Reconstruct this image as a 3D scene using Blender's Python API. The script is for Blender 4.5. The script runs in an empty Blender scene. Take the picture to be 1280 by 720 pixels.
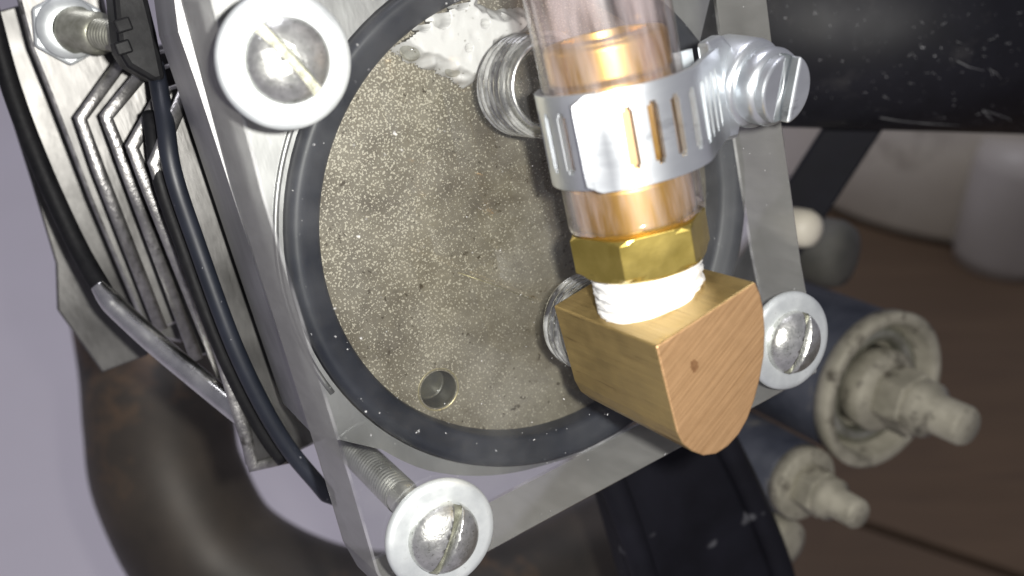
import bpy, bmesh, math, random
from mathutils import Vector, Matrix, noise
random.seed(7)
sc = bpy.context.scene
COL = sc.collection
PI = math.pi

# ---------------------------------------------------------------- camera
F_PX, CX, CY, U = 1300.0, 640.0, 360.0, 112.0      # focal length in photo pixels; millimetres per calibration unit
CAM_H, PITCH = 0.50, math.radians(30)
cam_data = bpy.data.cameras.new('camera')
cam = bpy.data.objects.new('camera', cam_data); COL.objects.link(cam)
cam.location = (0, 0, CAM_H); cam.rotation_euler = (PI/2 - PITCH, 0, 0)
cam_data.sensor_width = 36.0; cam_data.lens = 36.0*F_PX/1280.0
cam_data.clip_start = 0.005; cam_data.clip_end = 50
cam_data.dof.use_dof = True; cam_data.dof.focus_distance = 0.136; cam_data.dof.aperture_fstop = 20.0
sc.camera = cam
CAMM = Matrix.Translation(cam.location) @ Matrix.Rotation(PI/2 - PITCH, 4, 'X')

# ---------------------------------------------------------------- world, lamps, exposure
w = bpy.data.worlds.new('World'); sc.world = w; w.use_nodes = True
bg = w.node_tree.nodes['Background']
bg.inputs[0].default_value = (0.86, 0.84, 1.0, 1); bg.inputs[1].default_value = 0.22

def lamp(name, kind, loc, target, energy, size, col):
    l = bpy.data.lights.new(name, kind); l.energy = energy; l.color = col
    if kind == 'AREA': l.shape = 'DISK'; l.size = size
    else: l.shadow_soft_size = size
    o = bpy.data.objects.new(name, l); COL.objects.link(o)
    o.location = loc; o.rotation_euler = (Vector(target) - Vector(loc)).to_track_quat('-Z', 'Y').to_euler()
    return o
fl = CAMM @ Vector((0.011, 0.004, 0.0))
flt = CAMM @ Vector((0.0, 0.0, -0.15))
lamp('phone_flash', 'AREA', fl, flt, 0.42, 0.005, (1.0, 0.98, 0.93))
lamp('ceiling_lamp', 'AREA', (-0.3, 0.9, 2.4), (0, 0.5, 0), 14.0, 0.7, (0.93, 0.92, 1.0))

sc.view_settings.view_transform = 'Standard'; sc.view_settings.look = 'None'
sc.view_settings.exposure = 0.0; sc.view_settings.gamma = 1.0
sc.render.engine = 'CYCLES'
sc.cycles.use_denoising = True
sc.cycles.max_bounces = 14; sc.cycles.transparent_max_bounces = 24
sc.cycles.sample_clamp_indirect = 6.0

# ---------------------------------------------------------------- frame of the clear plate (origin at its centre, z towards the viewer)
VX = Vector((0.84838118, 0.38291842, -0.36554461))      # camera-local axes (x right, y up, z back)
VY = Vector((-0.26737354, 0.9058995, 0.32841663))
VZ = Vector((0.45690346, -0.18088553, 0.87093034))
VO = Vector((0.07270437, 0.07455324, -1.18304231))
FRAME = CAMM @ Matrix(((VX.x, VY.x, VZ.x, VO.x*U/1000), (VX.y, VY.y, VZ.y, VO.y*U/1000), (VX.z, VY.z, VZ.z, VO.z*U/1000), (0, 0, 0, 1)))
FINV = FRAME.inverted()

def P(px, py, z=0.0):
    """photo pixel -> (x, y) in mm on the plane at height z (mm) over the plate's front face"""
    r = Vector(((px-CX)/F_PX, -(py-CY)/F_PX, -1.0))
    k = (VO + VZ*(z/U)).dot(VZ)/r.dot(VZ)
    p = r*k - VO
    return (p.dot(VX)*U, p.dot(VY)*U)
def P3(px, py, z=0.0):
    x, y = P(px, py, z); return Vector((x, y, z))
def CW(px, py, d):
    """photo pixel + distance along the view (m) -> world"""
    return CAMM @ Vector(((px-CX)/F_PX*d, -(py-CY)/F_PX*d, -d))
def GW(px, py, h=0.0):
    """photo pixel -> world point on the horizontal plane at height h"""
    a = CAMM @ Vector((0, 0, 0)); b = CW(px, py, 1.0) - a
    return a + b*((h - a.z)/b.z)

# ---------------------------------------------------------------- materials
def new_mat(name):
    m = bpy.data.materials.new(name); m.use_nodes = True
    nt = m.node_tree; return m, nt, nt.nodes['Principled BSDF'], nt.nodes['Material Output']
def N(nt, t, **kw):
    n = nt.nodes.new(t)
    for k, v in kw.items():
        if k in n.inputs: n.inputs[k].default_value = v
        else: setattr(n, k, v)
    return n
def coords(nt, scale=(1, 1, 1), rot=(0, 0, 0)):
    tc = N(nt, 'ShaderNodeTexCoord'); mr = N(nt, 'ShaderNodeMapping'); mp = N(nt, 'ShaderNodeMapping')
    mr.inputs['Rotation'].default_value = rot; mp.inputs['Scale'].default_value = scale
    nt.links.new(tc.outputs['Object'], mr.inputs[0]); nt.links.new(mr.outputs[0], mp.inputs[0]); return mp.outputs[0]
def ramp(nt, src, stops):
    r = N(nt, 'ShaderNodeValToRGB'); el = r.color_ramp.elements
    while len(el) < len(stops): el.new(0.5)
    for e, (p, c) in zip(el, stops):
        e.position = p; e.color = (c, c, c, 1) if isinstance(c, (int, float)) else (*c, 1)
    nt.links.new(src, r.inputs[0]); return r.outputs[0]
def noise_n(nt, vec, scale, detail=4, rough=0.6):
    n = N(nt, 'ShaderNodeTexNoise', Scale=scale, Detail=detail, Roughness=rough); nt.links.new(vec, n.inputs['Vector']); return n.outputs[0]
def mixc(nt, fac, a, b, blend='MIX'):
    m = N(nt, 'ShaderNodeMix', data_type='RGBA', blend_type=blend)
    for i, v in ((0, fac), (6, a), (7, b)):
        if hasattr(v, 'is_linked'): nt.links.new(v, m.inputs[i])
        else: m.inputs[i].default_value = v if isinstance(v, (int, float)) else (*v, 1)
    return m.outputs[2]
def bump(nt, b, h, strength, dist=0.0003):
    n = N(nt, 'ShaderNodeBump', Strength=strength, Distance=dist); nt.links.new(h, n.inputs['Height']); nt.links.new(n.outputs[0], b.inputs['Normal'])

def surf(name, c1, c2, metallic=0.0, rough=(0.4, 0.6), scale=300, stretch=(1, 1, 1), rot=(0, 0, 0), bmp=0.2, specks=None, spec_scale=900, spec_cut=0.68, dark=None, dark_scale=120, dark_cut=0.6, spec_level=None, dist=0.0003, blend=0.4):
    """colour between c1 and c2 by noise (scales are per metre), optional light specks and dark grime, noise bump"""
    m, nt, b, out = new_mat(name)
    v = coords(nt, stretch, rot); v0 = coords(nt)
    n1 = noise_n(nt, v, scale); n2 = noise_n(nt, v0, scale*0.23, 3)
    f = mixc(nt, blend, n1, n2)
    col = mixc(nt, ramp(nt, f, [(0.35, 0.0), (0.65, 1.0)]), c1, c2)
    if dark is not None:
        d = ramp(nt, noise_n(nt, v, dark_scale, 5, 0.7), [(dark_cut, 0.0), (dark_cut+0.12, 1.0)])
        col = mixc(nt, d, col, dark)
    if specks is not None:
        s = ramp(nt, noise_n(nt, v0, spec_scale, 2, 0.6), [(spec_cut, 0.0), (spec_cut+0.05, 1.0)])
        col = mixc(nt, s, col, specks)
    nt.links.new(col, b.inputs['Base Color'])
    b.inputs['Metallic'].default_value = metallic
    r = ramp(nt, n2, [(0.3, rough[0]), (0.7, rough[1])]); nt.links.new(r, b.inputs['Roughness'])
    if spec_level is not None: b.inputs['Specular IOR Level'].default_value = spec_level
    if bmp: bump(nt, b, n1, bmp, dist)
    return m

M = {}
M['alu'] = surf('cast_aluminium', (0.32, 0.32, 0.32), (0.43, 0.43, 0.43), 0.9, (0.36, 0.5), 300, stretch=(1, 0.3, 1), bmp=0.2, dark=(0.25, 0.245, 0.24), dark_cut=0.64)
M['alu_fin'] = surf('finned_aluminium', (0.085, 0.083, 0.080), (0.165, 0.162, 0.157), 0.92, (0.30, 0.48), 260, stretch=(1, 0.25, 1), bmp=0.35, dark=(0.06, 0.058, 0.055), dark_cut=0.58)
M['alu_edge'] = surf('lit_fin_edge', (0.27, 0.265, 0.26), (0.46, 0.45, 0.44), 0.9, (0.30, 0.45), 900, bmp=0.5, dark=(0.11, 0.105, 0.10), dark_cut=0.58, dark_scale=300)  # paler aluminium paints bright lit edges on fins and mounting plate
M['shank'] = surf('zinc_thread', (0.58, 0.58, 0.54), (0.74, 0.74, 0.69), 0.9, (0.24, 0.38), 600, bmp=0.15, dark=(0.25, 0.25, 0.2), dark_cut=0.62, dark_scale=500)
M['zinc'] = surf('zinc_plated_steel', (0.55, 0.58, 0.59), (0.70, 0.73, 0.73), 0.6, (0.40, 0.56), 500, bmp=0.12, dark=(0.45, 0.46, 0.45), dark_cut=0.64, dark_scale=500)
M['band'] = surf('shiny_zinc_band', (0.60, 0.63, 0.66), (0.76, 0.79, 0.81), 0.92, (0.26, 0.42), 260, stretch=(0.3, 1, 0.3), bmp=0.12, dark=(0.36, 0.38, 0.40), dark_cut=0.62, dark_scale=260)
M['dome'] = surf('worn_bright_steel', (0.50, 0.51, 0.48), (0.80, 0.80, 0.77), 0.9, (0.26, 0.40), 900, bmp=0.4, dark=(0.20, 0.20, 0.16), dark_cut=0.57, dark_scale=2600)
M['steel'] = surf('bright_steel', (0.60, 0.60, 0.58), (0.80, 0.80, 0.77), 1.0, (0.18, 0.34), 600, bmp=0.15, dark=(0.22, 0.21, 0.18), dark_cut=0.65, dark_scale=400)
M['oldsteel'] = surf('dull_olive_steel', (0.30, 0.30, 0.24), (0.52, 0.52, 0.44), 0.8, (0.35, 0.5), 700, bmp=0.2)
M['lip'] = surf('lit_lip_and_scratch', (0.30, 0.26, 0.15), (0.50, 0.45, 0.28), 0.7, (0.3, 0.45), 600, bmp=0.1)  # pale tone paints the lit crescent of the hole lip; also the scratch
M['slot'] = surf('shaded_slot', (0.16, 0.16, 0.12), (0.34, 0.34, 0.28), 0.8, (0.4, 0.55), 900, bmp=0.3)  # darker steel paints shade into the slot floor of the bolt heads
M['pit'] = surf('shaded_bore', (0.05, 0.05, 0.045), (0.10, 0.095, 0.07), 0.3, (0.3, 0.45), 500, bmp=0.1)  # dark tone paints the shade down inside the tapped hole
M['brass_side'] = surf('machined_brass', (0.38, 0.27, 0.11), (0.46, 0.335, 0.14), 0.85, (0.34, 0.48), 1500, stretch=(1, 1, 0.035), bmp=0.25, dark=(0.15, 0.095, 0.035), dark_cut=0.61, dark_scale=1900)
M['brass_cut'] = surf('saw_cut_brass', (0.43, 0.255, 0.125), (0.57, 0.355, 0.185), 0.75, (0.46, 0.50), 2800, blend=0.08, stretch=(0.03, 1.3, 1), rot=(0, 0, math.radians(-27)), bmp=0.35, dark=(0.40, 0.23, 0.105), dark_cut=0.60, dark_scale=3200, specks=(0.72, 0.52, 0.28), spec_scale=1800, spec_cut=0.77, dist=0.0002)
M['brass_hex'] = surf('yellow_brass', (0.44, 0.335, 0.08), (0.58, 0.45, 0.13), 0.9, (0.22, 0.36), 400, bmp=0.15, dark=(0.18, 0.13, 0.04), dark_cut=0.62, dark_scale=300)
M['barb'] = surf('copper_toned_brass', (0.50, 0.31, 0.085), (0.62, 0.43, 0.14), 0.85, (0.30, 0.42), 260, stretch=(1, 0.2, 1), bmp=0.15, dark=(0.36, 0.17, 0.05), dark_cut=0.54, dark_scale=110)
M['tape'] = surf('white_thread_tape', (0.70, 0.70, 0.69), (0.78, 0.78, 0.77), 0.0, (0.45, 0.6), 500, bmp=0.3)
M['rubber'] = surf('black_rubber', (0.007, 0.009, 0.014), (0.016, 0.019, 0.029), 0.0, (0.38, 0.55), 120, bmp=0.15, specks=(0.45, 0.45, 0.48), spec_scale=1300, spec_cut=0.745)
M['plastic'] = surf('black_plastic', (0.004, 0.004, 0.005), (0.009, 0.009, 0.010), 0.0, (0.5, 0.65), 900, bmp=0.15, spec_level=0.22)
M['paint'] = surf('black_frame_paint', (0.004, 0.004, 0.006), (0.008, 0.008, 0.012), 0.0, (0.42, 0.6), 160, bmp=0.08, spec_level=0.35, specks=(0.30, 0.30, 0.31), spec_scale=1300, spec_cut=0.70, dark=(0.022, 0.021, 0.023), dark_scale=70, dark_cut=0.58)
M['strap'] = surf('black_bracket_paint', (0.004, 0.004, 0.006), (0.009, 0.009, 0.014), 0.0, (0.5, 0.7), 90, bmp=0.1, spec_level=0.2, specks=(0.10, 0.10, 0.11), spec_scale=120, spec_cut=0.70)
M['pipe'] = surf('heat_stained_pipe', (0.028, 0.025, 0.021), (0.070, 0.056, 0.042), 0.2, (0.42, 0.6), 40, bmp=0.1, dark=(0.16, 0.095, 0.05), dark_scale=14, dark_cut=0.52)
M['dusty'] = surf('dusty_cream_steel', (0.24, 0.225, 0.175), (0.40, 0.375, 0.30), 0.2, (0.55, 0.75), 200, bmp=0.15, dark=(0.09, 0.08, 0.06), dark_scale=150, dark_cut=0.54)
M['bush'] = surf('dark_blue_bushing', (0.022, 0.026, 0.040), (0.06, 0.065, 0.085), 0.0, (0.5, 0.7), 150, bmp=0.1, dark=(0.16, 0.15, 0.13), dark_scale=80, dark_cut=0.6)
M['knob'] = surf('dusty_dark_knob', (0.05, 0.05, 0.045), (0.11, 0.105, 0.09), 0.0, (0.6, 0.8), 90, bmp=0.1)
M['brass_stain'] = surf('dark_brass_stain', (0.20, 0.10, 0.045), (0.34, 0.19, 0.09), 0.7, (0.5, 0.6), 2500, bmp=0.2)
M['scuff'] = surf('pale_scuff', (0.10, 0.10, 0.105), (0.22, 0.22, 0.225), 0.0, (0.6, 0.8), 900, bmp=0.1)
M['cream'] = surf('cream_plastic', (0.66, 0.61, 0.50), (0.74, 0.70, 0.58), 0.0, (0.45, 0.6), 20, bmp=0.03, dark=(0.28, 0.24, 0.18), dark_scale=9, dark_cut=0.56)
M['greyc'] = surf('grey_plastic', (0.40, 0.37, 0.33), (0.46, 0.43, 0.39), 0.0, (0.4, 0.55), 20, bmp=0.03)
M['wood'] = surf('brown_board', (0.075, 0.046, 0.025), (0.115, 0.073, 0.041), 0.0, (0.6, 0.8), 22, stretch=(0.15, 1, 1), bmp=0.1, dark=(0.08, 0.05, 0.03), dark_scale=12, dark_cut=0.58)
M['floor'] = surf('pale_lavender_tile', (0.72, 0.68, 0.72), (0.76, 0.72, 0.77), 0.0, (0.5, 0.65), 7, bmp=0.03)
M['grout'] = surf('grey_grout', (0.66, 0.62, 0.69), (0.70, 0.66, 0.73), 0.0, (0.8, 0.9), 60, bmp=0.1)

def clear_mat(name, tint, gloss_rough=0.03, haze=0.0, haze_col=(0.8, 0.8, 0.8), f0=0.04, dust=0.0, cut=0.70, hstretch=(1, 1, 1), hscale=45):
    m, nt, b, out = new_mat(name)
    tr = N(nt, 'ShaderNodeBsdfTransparent'); tr.inputs[0].default_value = (*tint, 1)
    gl = N(nt, 'ShaderNodeBsdfGlossy', Roughness=gloss_rough)
    lw = N(nt, 'ShaderNodeLayerWeight', Blend=0.5)
    p = N(nt, 'ShaderNodeMath', operation='POWER'); nt.links.new(lw.outputs['Facing'], p.inputs[0]); p.inputs[1].default_value = 4.0
    a = N(nt, 'ShaderNodeMath', operation='MULTIPLY_ADD'); nt.links.new(p.outputs[0], a.inputs[0]); a.inputs[1].default_value = 1-f0; a.inputs[2].default_value = f0
    mx = N(nt, 'ShaderNodeMixShader'); nt.links.new(a.outputs[0], mx.inputs[0]); nt.links.new(tr.outputs[0], mx.inputs[1]); nt.links.new(gl.outputs[0], mx.inputs[2])
    b.inputs['Base Color'].default_value = (*haze_col, 1); b.inputs['Roughness'].default_value = 0.5
    v = coords(nt)
    s = ramp(nt, noise_n(nt, v, 1300, 2, 0.6), [(cut, 0.0), (cut+0.04, dust)])
    big = ramp(nt, noise_n(nt, coords(nt, hstretch), hscale, 4, 0.65), [(0.42, 0.0), (0.75, haze)])
    ad = N(nt, 'ShaderNodeMath', operation='ADD', use_clamp=True); nt.links.new(s, ad.inputs[0]); nt.links.new(big, ad.inputs[1])
    m2 = N(nt, 'ShaderNodeMixShader'); nt.links.new(ad.outputs[0], m2.inputs[0]); nt.links.new(mx.outputs[0], m2.inputs[1]); nt.links.new(b.outputs[0], m2.inputs[2])
    nt.links.new(m2.outputs[0], out.inputs[0])
    return m
M['acrylic'] = clear_mat('clear_acrylic', (0.96, 0.965, 0.96), 0.02, 0.04, dust=0.5, cut=0.735)
M['threadglass'] = clear_mat('clear_threaded_acrylic', (0.93, 0.935, 0.92), 0.12, 0.6, (0.86, 0.86, 0.84), f0=0.38, hstretch=(1, 1, 3), hscale=150)
M['hose'] = clear_mat('clear_pinkish_hose', (0.975, 0.945, 0.935), 0.12, 0.20, (0.90, 0.82, 0.85), f0=0.035, hstretch=(1, 0.12, 1), hscale=260)
M['bubble'] = clear_mat('bubble_film', (0.88, 0.88, 0.84), 0.05, 0.15, f0=0.10)

def frosted():
    m, nt, b, out = new_mat('frosted_cut_edge')
    v = coords(nt, (1, 1, 0.30)); n1 = noise_n(nt, v, 420, 3, 0.5); n2 = noise_n(nt, coords(nt), 60, 3)
    col = mixc(nt, ramp(nt, n1, [(0.4, 0.0), (0.7, 1.0)]), (0.235, 0.232, 0.225), (0.275, 0.272, 0.265)); nt.links.new(col, b.inputs['Base Color'])
    b.inputs['Roughness'].default_value = 0.5; bump(nt, b, n1, 0.25, 0.0003)
    tr = N(nt, 'ShaderNodeBsdfTransparent'); tr.inputs[0].default_value = (0.8, 0.8, 0.8, 1)
    mx = N(nt, 'ShaderNodeMixShader'); nt.links.new(ramp(nt, n2, [(0.35, 0.74), (0.65, 0.90)]), mx.inputs[0])
    nt.links.new(tr.outputs[0], mx.inputs[1]); nt.links.new(b.outputs[0], mx.inputs[2]); nt.links.new(mx.outputs[0], out.inputs[0])
    return m
M['frosted'] = frosted()

M['chamfer'] = clear_mat('polished_acrylic_chamfer', (0.95, 0.95, 0.95), 0.15, 0.45, (0.85, 0.85, 0.85), f0=0.25)

def disc_mat():
    m, nt, b, out = new_mat('speckled_oily_metal')
    v = coords(nt)
    big = noise_n(nt, v, 45, 5, 0.6); fine = noise_n(nt, v, 3600, 2, 0.6); mid = noise_n(nt, v, 2700, 2, 0.6)
    mot = noise_n(nt, v, 210, 5, 0.7); bm_ = mixc(nt, 0.45, big, mot)
    base = mixc(nt, ramp(nt, bm_, [(0.40, 0.0), (0.60, 1.0)]), (0.125, 0.107, 0.080), (0.26, 0.236, 0.182))
    # metal dust: many pale flecks, thinning out where the large noise is low
    g = N(nt, 'ShaderNodeMath', operation='MULTIPLY_ADD'); nt.links.new(big, g.inputs[0]); g.inputs[1].default_value = 0.55; nt.links.new(mid, g.inputs[2])
    sp = N(nt, 'ShaderNodeSeparateXYZ'); nt.links.new(v, sp.inputs[0])
    df = N(nt, 'ShaderNodeMath', operation='SUBTRACT'); nt.links.new(sp.outputs[1], df.inputs[0]); nt.links.new(sp.outputs[0], df.inputs[1])
    gg = N(nt, 'ShaderNodeMath', operation='MULTIPLY_ADD'); nt.links.new(df.outputs[0], gg.inputs[0]); gg.inputs[1].default_value = 4.2; nt.links.new(g.outputs[0], gg.inputs[2]); g = gg
    wv = N(nt, 'ShaderNodeTexNoise', Scale=2200.0, Detail=2.0); nt.links.new(v, wv.inputs['Vector'])
    wm = N(nt, 'ShaderNodeVectorMath', operation='MULTIPLY_ADD'); nt.links.new(wv.outputs['Color'], wm.inputs[0]); wm.inputs[1].default_value = (0.0006, 0.0006, 0.0006); nt.links.new(v, wm.inputs[2])
    vo = N(nt, 'ShaderNodeTexVoronoi', Scale=2900.0); nt.links.new(wm.outputs[0], vo.inputs['Vector'])
    dn = N(nt, 'ShaderNodeMath', operation='SUBTRACT'); nt.links.new(g.outputs[0], dn.inputs[0]); dn.inputs[1].default_value = 0.50   # fleck size follows the deposit
    ds = N(nt, 'ShaderNodeMath', operation='SUBTRACT'); nt.links.new(dn.outputs[0], ds.inputs[0]); nt.links.new(vo.outputs['Distance'], ds.inputs[1])
    fl_ = ramp(nt, ds.outputs[0], [(0.0, 0.0), (0.10, 0.9)])
    col = mixc(nt, fl_, base, (0.58, 0.54, 0.44))
    g2 = ramp(nt, fine, [(0.72, 0.0), (0.78, 0.7)]); col = mixc(nt, g2, col, (0.62, 0.58, 0.46))
    dk = ramp(nt, noise_n(nt, v, 800, 3, 0.7), [(0.30, 1.0), (0.36, 0.0)]); col = mixc(nt, dk, col, (0.07, 0.055, 0.035))
    nt.links.new(col, b.inputs['Base Color']); b.inputs['Metallic'].default_value = 0.4; b.inputs['Roughness'].default_value = 0.36
    bump(nt, b, mid, 0.15, 0.0002)
    return m
M['disc'] = disc_mat()

def foam_mat():
    m, nt, b, out = new_mat('white_oil_foam')
    v = coords(nt)
    vo = N(nt, 'ShaderNodeTexVoronoi', Scale=1100.0); nt.links.new(v, vo.inputs['Vector'])
    c = ramp(nt, vo.outputs['Distance'], [(0.10, 0.0), (0.22, 1.0)])
    sparse = ramp(nt, noise_n(nt, v, 260, 3), [(0.50, 1.0), (0.58, 0.0)])
    mxx = N(nt, 'ShaderNodeMath', operation='MAXIMUM'); nt.links.new(c, mxx.inputs[0]); nt.links.new(sparse, mxx.inputs[1])
    col = mixc(nt, mxx.outputs[0], (0.22, 0.21, 0.18), (0.58, 0.575, 0.57)); nt.links.new(col, b.inputs['Base Color'])
    b.inputs['Roughness'].default_value = 0.35; bump(nt, b, noise_n(nt, v, 500, 4), 0.25, 0.0003)
    return m
M['foam'] = foam_mat()

# ---------------------------------------------------------------- mesh helpers (plate frame, mm)
class MB:
    def __init__(s): s.v = []; s.f = []; s.m = []; s.sm = []
    def add(s, verts, faces, mi=0, smooth=False):
        o = len(s.v); s.v += [tuple(v) for v in verts]
        for f in faces: s.f.append(tuple(i+o for i in f)); s.m.append(mi); s.sm.append(smooth)
        return s
def frame_axes(axis, hint=(0.31, 0.17, 0.93)):
    z = Vector(axis).normalized(); x = Vector(hint); x = x - z*x.dot(z)
    if x.length < 1e-4: x = Vector((1, 0, 0)) - z*z.x
    x.normalize(); return x, z.cross(x), z
def lathe(mb, o, axis, prof, seg=48, mi=0, smooth=True, hint=(0.31, 0.17, 0.93), close=False):
    """profile [(r, h)] swept round the axis"""
    x, y, z = frame_axes(axis, hint); o = Vector(o); vs = []; fs = []
    for r, h in prof:
        for i in range(seg):
            a = 2*PI*i/seg; vs.append(o + z*h + (x*math.cos(a) + y*math.sin(a))*r)
    n = len(prof)
    for j in range(n if close else n-1):
        for i in range(seg):
            k = (i+1) % seg; j2 = (j+1) % n
            fs.append((j*seg+i, j*seg+k, j2*seg+k, j2*seg+i))
    return mb.add(vs, fs, mi, smooth)
def dense(prof, step=0.25):
    out = [prof[0]]
    for (r0, h0), (r1, h1) in zip(prof, prof[1:]):
        n = max(1, int(math.hypot(r1-r0, h1-h0)/step))
        out += [(r0+(r1-r0)*i/n, h0+(h1-h0)*i/n) for i in range(1, n+1)]
    return out
def thread(mb, o, axis, r, h0, h1, pitch, depth, seg=40, mi=0, taper=0.0):
    """helical V thread"""
    x, y, z = frame_axes(axis); o = Vector(o); per = 6; n = int((h1-h0)/pitch*per); vs = []; fs = []
    prof = [0, 0.5, 1.0, 1.0, 0.5, 0]
    for j in range(n+1):
        h = h0 + (h1-h0)*j/n
        for i in range(seg):
            a = 2*PI*i/seg; ph = (h/pitch - i/seg) % 1.0
            d = 1 - abs(2*ph-1); rr = r - depth + depth*min(1, d*1.25) + taper*(h-h0)
            vs.append(o + z*h + (x*math.cos(a)+y*math.sin(a))*rr)
    for j in range(n):
        for i in range(seg):
            k = (i+1) % seg; fs.append((j*seg+i, j*seg+k, (j+1)*seg+k, (j+1)*seg+i))
    mb.add(vs, fs, mi, True)
    mb.add([o+z*h1+(x*math.cos(2*PI*i/seg)+y*math.sin(2*PI*i/seg))*(r-depth) for i in range(seg)], [tuple(range(seg))], mi)
    return mb
def prism(mb, poly, z0, z1, mi=0, mside=None, smooth=False, flare=0.0):
    """polygon (x, y) extruded from z0 to z1 (z1 nearer)"""
    n = len(poly); c = Vector((sum(p[0] for p in poly)/n, sum(p[1] for p in poly)/n))
    low = [(Vector(p)-c)*(1+flare)+c for p in poly]
    vs = [(p[0], p[1], z0) for p in low] + [(p[0], p[1], z1) for p in poly]
    area = sum(poly[i][0]*poly[(i+1) % n][1]-poly[(i+1) % n][0]*poly[i][1] for i in range(n))
    fs = [tuple(range(n-1, -1, -1)), tuple(range(n, 2*n))]; sd = [(i, (i+1) % n, (i+1) % n+n, i+n) for i in range(n)]
    if area < 0: fs = [tuple(reversed(f)) for f in fs]; sd = [tuple(reversed(f)) for f in sd]
    mb.add(vs, fs, mi, False)
    b0 = len(mb.v)-2*n
    for f in sd: mb.f.append(tuple(i+b0 for i in f)); mb.m.append(mi if mside is None else mside); mb.sm.append(smooth)
    return mb
def spline(pts, n):
    """Catmull-Rom through points"""
    pts = [Vector(p) for p in pts]; q = [pts[0]*2-pts[1]]+pts+[pts[-1]*2-pts[-2]]; out = []
    for i in range(1, len(q)-2):
        for k in range(n):
            t = k/n; a, b, c, d = q[i-1], q[i], q[i+1], q[i+2]
            out.append(0.5*((2*b)+(c-a)*t+(2*a-5*b+4*c-d)*t*t+(3*b-a-3*c+d)*t**3))
    return out+[pts[-1]]
def tube(mb, pts, r, seg=16, mi=0, cap=True, squash=1.0):
    pts = [Vector(p) for p in pts]; vs = []; fs = []; prev = None
    for i, p in enumerate(pts):
        t = (pts[min(i+1, len(pts)-1)]-pts[max(i-1, 0)]).normalized()
        x = (Vector((0.2, 0.3, 0.93)) if prev is None else prev); x = (x-t*x.dot(t)).normalized(); prev = x; y = t.cross(x)
        rr = r(i/(len(pts)-1)) if callable(r) else r
        for k in range(seg):
            a = 2*PI*k/seg; vs.append(p+(x*math.cos(a)+y*math.sin(a)*squash)*rr)
    for i in range(len(pts)-1):
        for k in range(seg):
            k2 = (k+1) % seg; fs.append((i*seg+k, i*seg+k2, (i+1)*seg+k2, (i+1)*seg+k))
    mb.add(vs, fs, mi, True)
    if cap: b0 = len(mb.v)-len(vs); mb.f += [tuple(b0+k for k in reversed(range(seg))), tuple(b0+len(vs)-seg+k for k in range(seg))]; mb.m += [mi, mi]; mb.sm += [False, False]
    return mb
def box(mb, x0, x1, y0, y1, z0, z1, mi=0):
    return prism(mb, [(x0, y0), (x1, y0), (x1, y1), (x0, y1)], z0, z1, mi)

def link(o, parent=None):
    COL.objects.link(o)
    if parent is not None: o.parent = parent
    return o
def mesh_of(mb, name, mats, base=(0, 0, 0), scale=0.001):
    me = bpy.data.meshes.new(name); b = Vector(base)
    me.from_pydata([(Vector(v)-b)*scale for v in mb.v], [], mb.f)
    for m in (mats if isinstance(mats, (list, tuple)) else [mats]): me.materials.append(m)
    me.polygons.foreach_set('material_index', mb.m); me.polygons.foreach_set('use_smooth', mb.sm)
    me.update(); return me
def finish(o, bevel=0.0, seg=2, solid=0.0, autosmooth=True):
    if solid: md = o.modifiers.new('solid', 'SOLIDIFY'); md.thickness = solid; md.offset = 0
    if bevel:
        md = o.modifiers.new('bevel', 'BEVEL'); md.width = bevel*0.001; md.segments = seg; md.limit_method = 'ANGLE'; md.angle_limit = math.radians(35)
    return o
def thing(name, label, cat, base=(0, 0, 0), group=None, world=False):
    o = bpy.data.objects.new(name, None); o.empty_display_size = 0.01; COL.objects.link(o)
    o['label'] = label; o['category'] = cat
    if group: o['group'] = group
    o['base'] = tuple(base)
    o.matrix_world = (Matrix.Translation(base) if world else FRAME @ Matrix.Translation(Vector(base)*0.001))
    return o
def part(name, mb, mats, root, bevel=0.0, solid=0.0, sub=False, scale=0.001):
    base = root['base']
    o = bpy.data.objects.new(name, mesh_of(mb, name, mats, base, scale)); link(o, root)
    o['base'] = tuple(base) ; return finish(o, bevel, 2, solid)
def single(name, mb, mats, label=None, cat=None, group=None, kind=None, bevel=0.0, base=(0, 0, 0), world=False, solid=0.0):
    o = bpy.data.objects.new(name, mesh_of(mb, name, mats, base, 1.0 if world else 0.001)); link(o)
    o.matrix_world = Matrix.Translation(base) if world else FRAME @ Matrix.Translation(Vector(base)*0.001)
    if label: o['label'] = label
    if cat: o['category'] = cat
    if group: o['group'] = group
    if kind: o['kind'] = kind
    return finish(o, bevel, 2, solid)
def recalc(o):
    bm = bmesh.new(); bm.from_mesh(o.data); bmesh.ops.recalc_face_normals(bm, faces=bm.faces[:]); bm.to_mesh(o.data); bm.free(); return o

# ================================================================= SETTING: floor and boards
def wprism(mb, pts, h0, h1, mi=0): return prism(mb, [(p[0], p[1]) for p in pts], h0, h1, mi)
mb = MB(); box(mb, -4, 4, -1.5, 5, -0.05, 0.0)
floor = single('floor', mb, M['floor'], kind='structure', world=True)
# brown boards lying on the tiles
la, lb = GW(950, 610, 0.02), GW(1280, 722, 0.02)
ld = (lb-la); ld.z = 0; ld.normalize(); ln = Vector((-ld.y, ld.x, 0))
if ln.y < 0: ln = -ln
for k, (off0, off1, s0, s1, lab) in enumerate([(0.004, 0.60, -0.13, 1.3, 'wide brown wooden board on the floor behind the dusty studs'),
                                               (-0.40, -0.004, -0.13, 1.3, 'brown wooden board on the floor in front of the dark joint')]):
    c = [la+ld*s0+ln*off0, la+ld*s1+ln*off0, la+ld*s1+ln*off1, la+ld*s0+ln*off1]
    mb = MB(); wprism(mb, c, 0.001, 0.02); b0 = c[0].copy(); b0.z = 0
    recalc(single('wooden_board', mb, M['wood'], lab, 'board', 'brown boards on the floor', bevel=1.5, base=tuple(b0), world=True))

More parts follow.
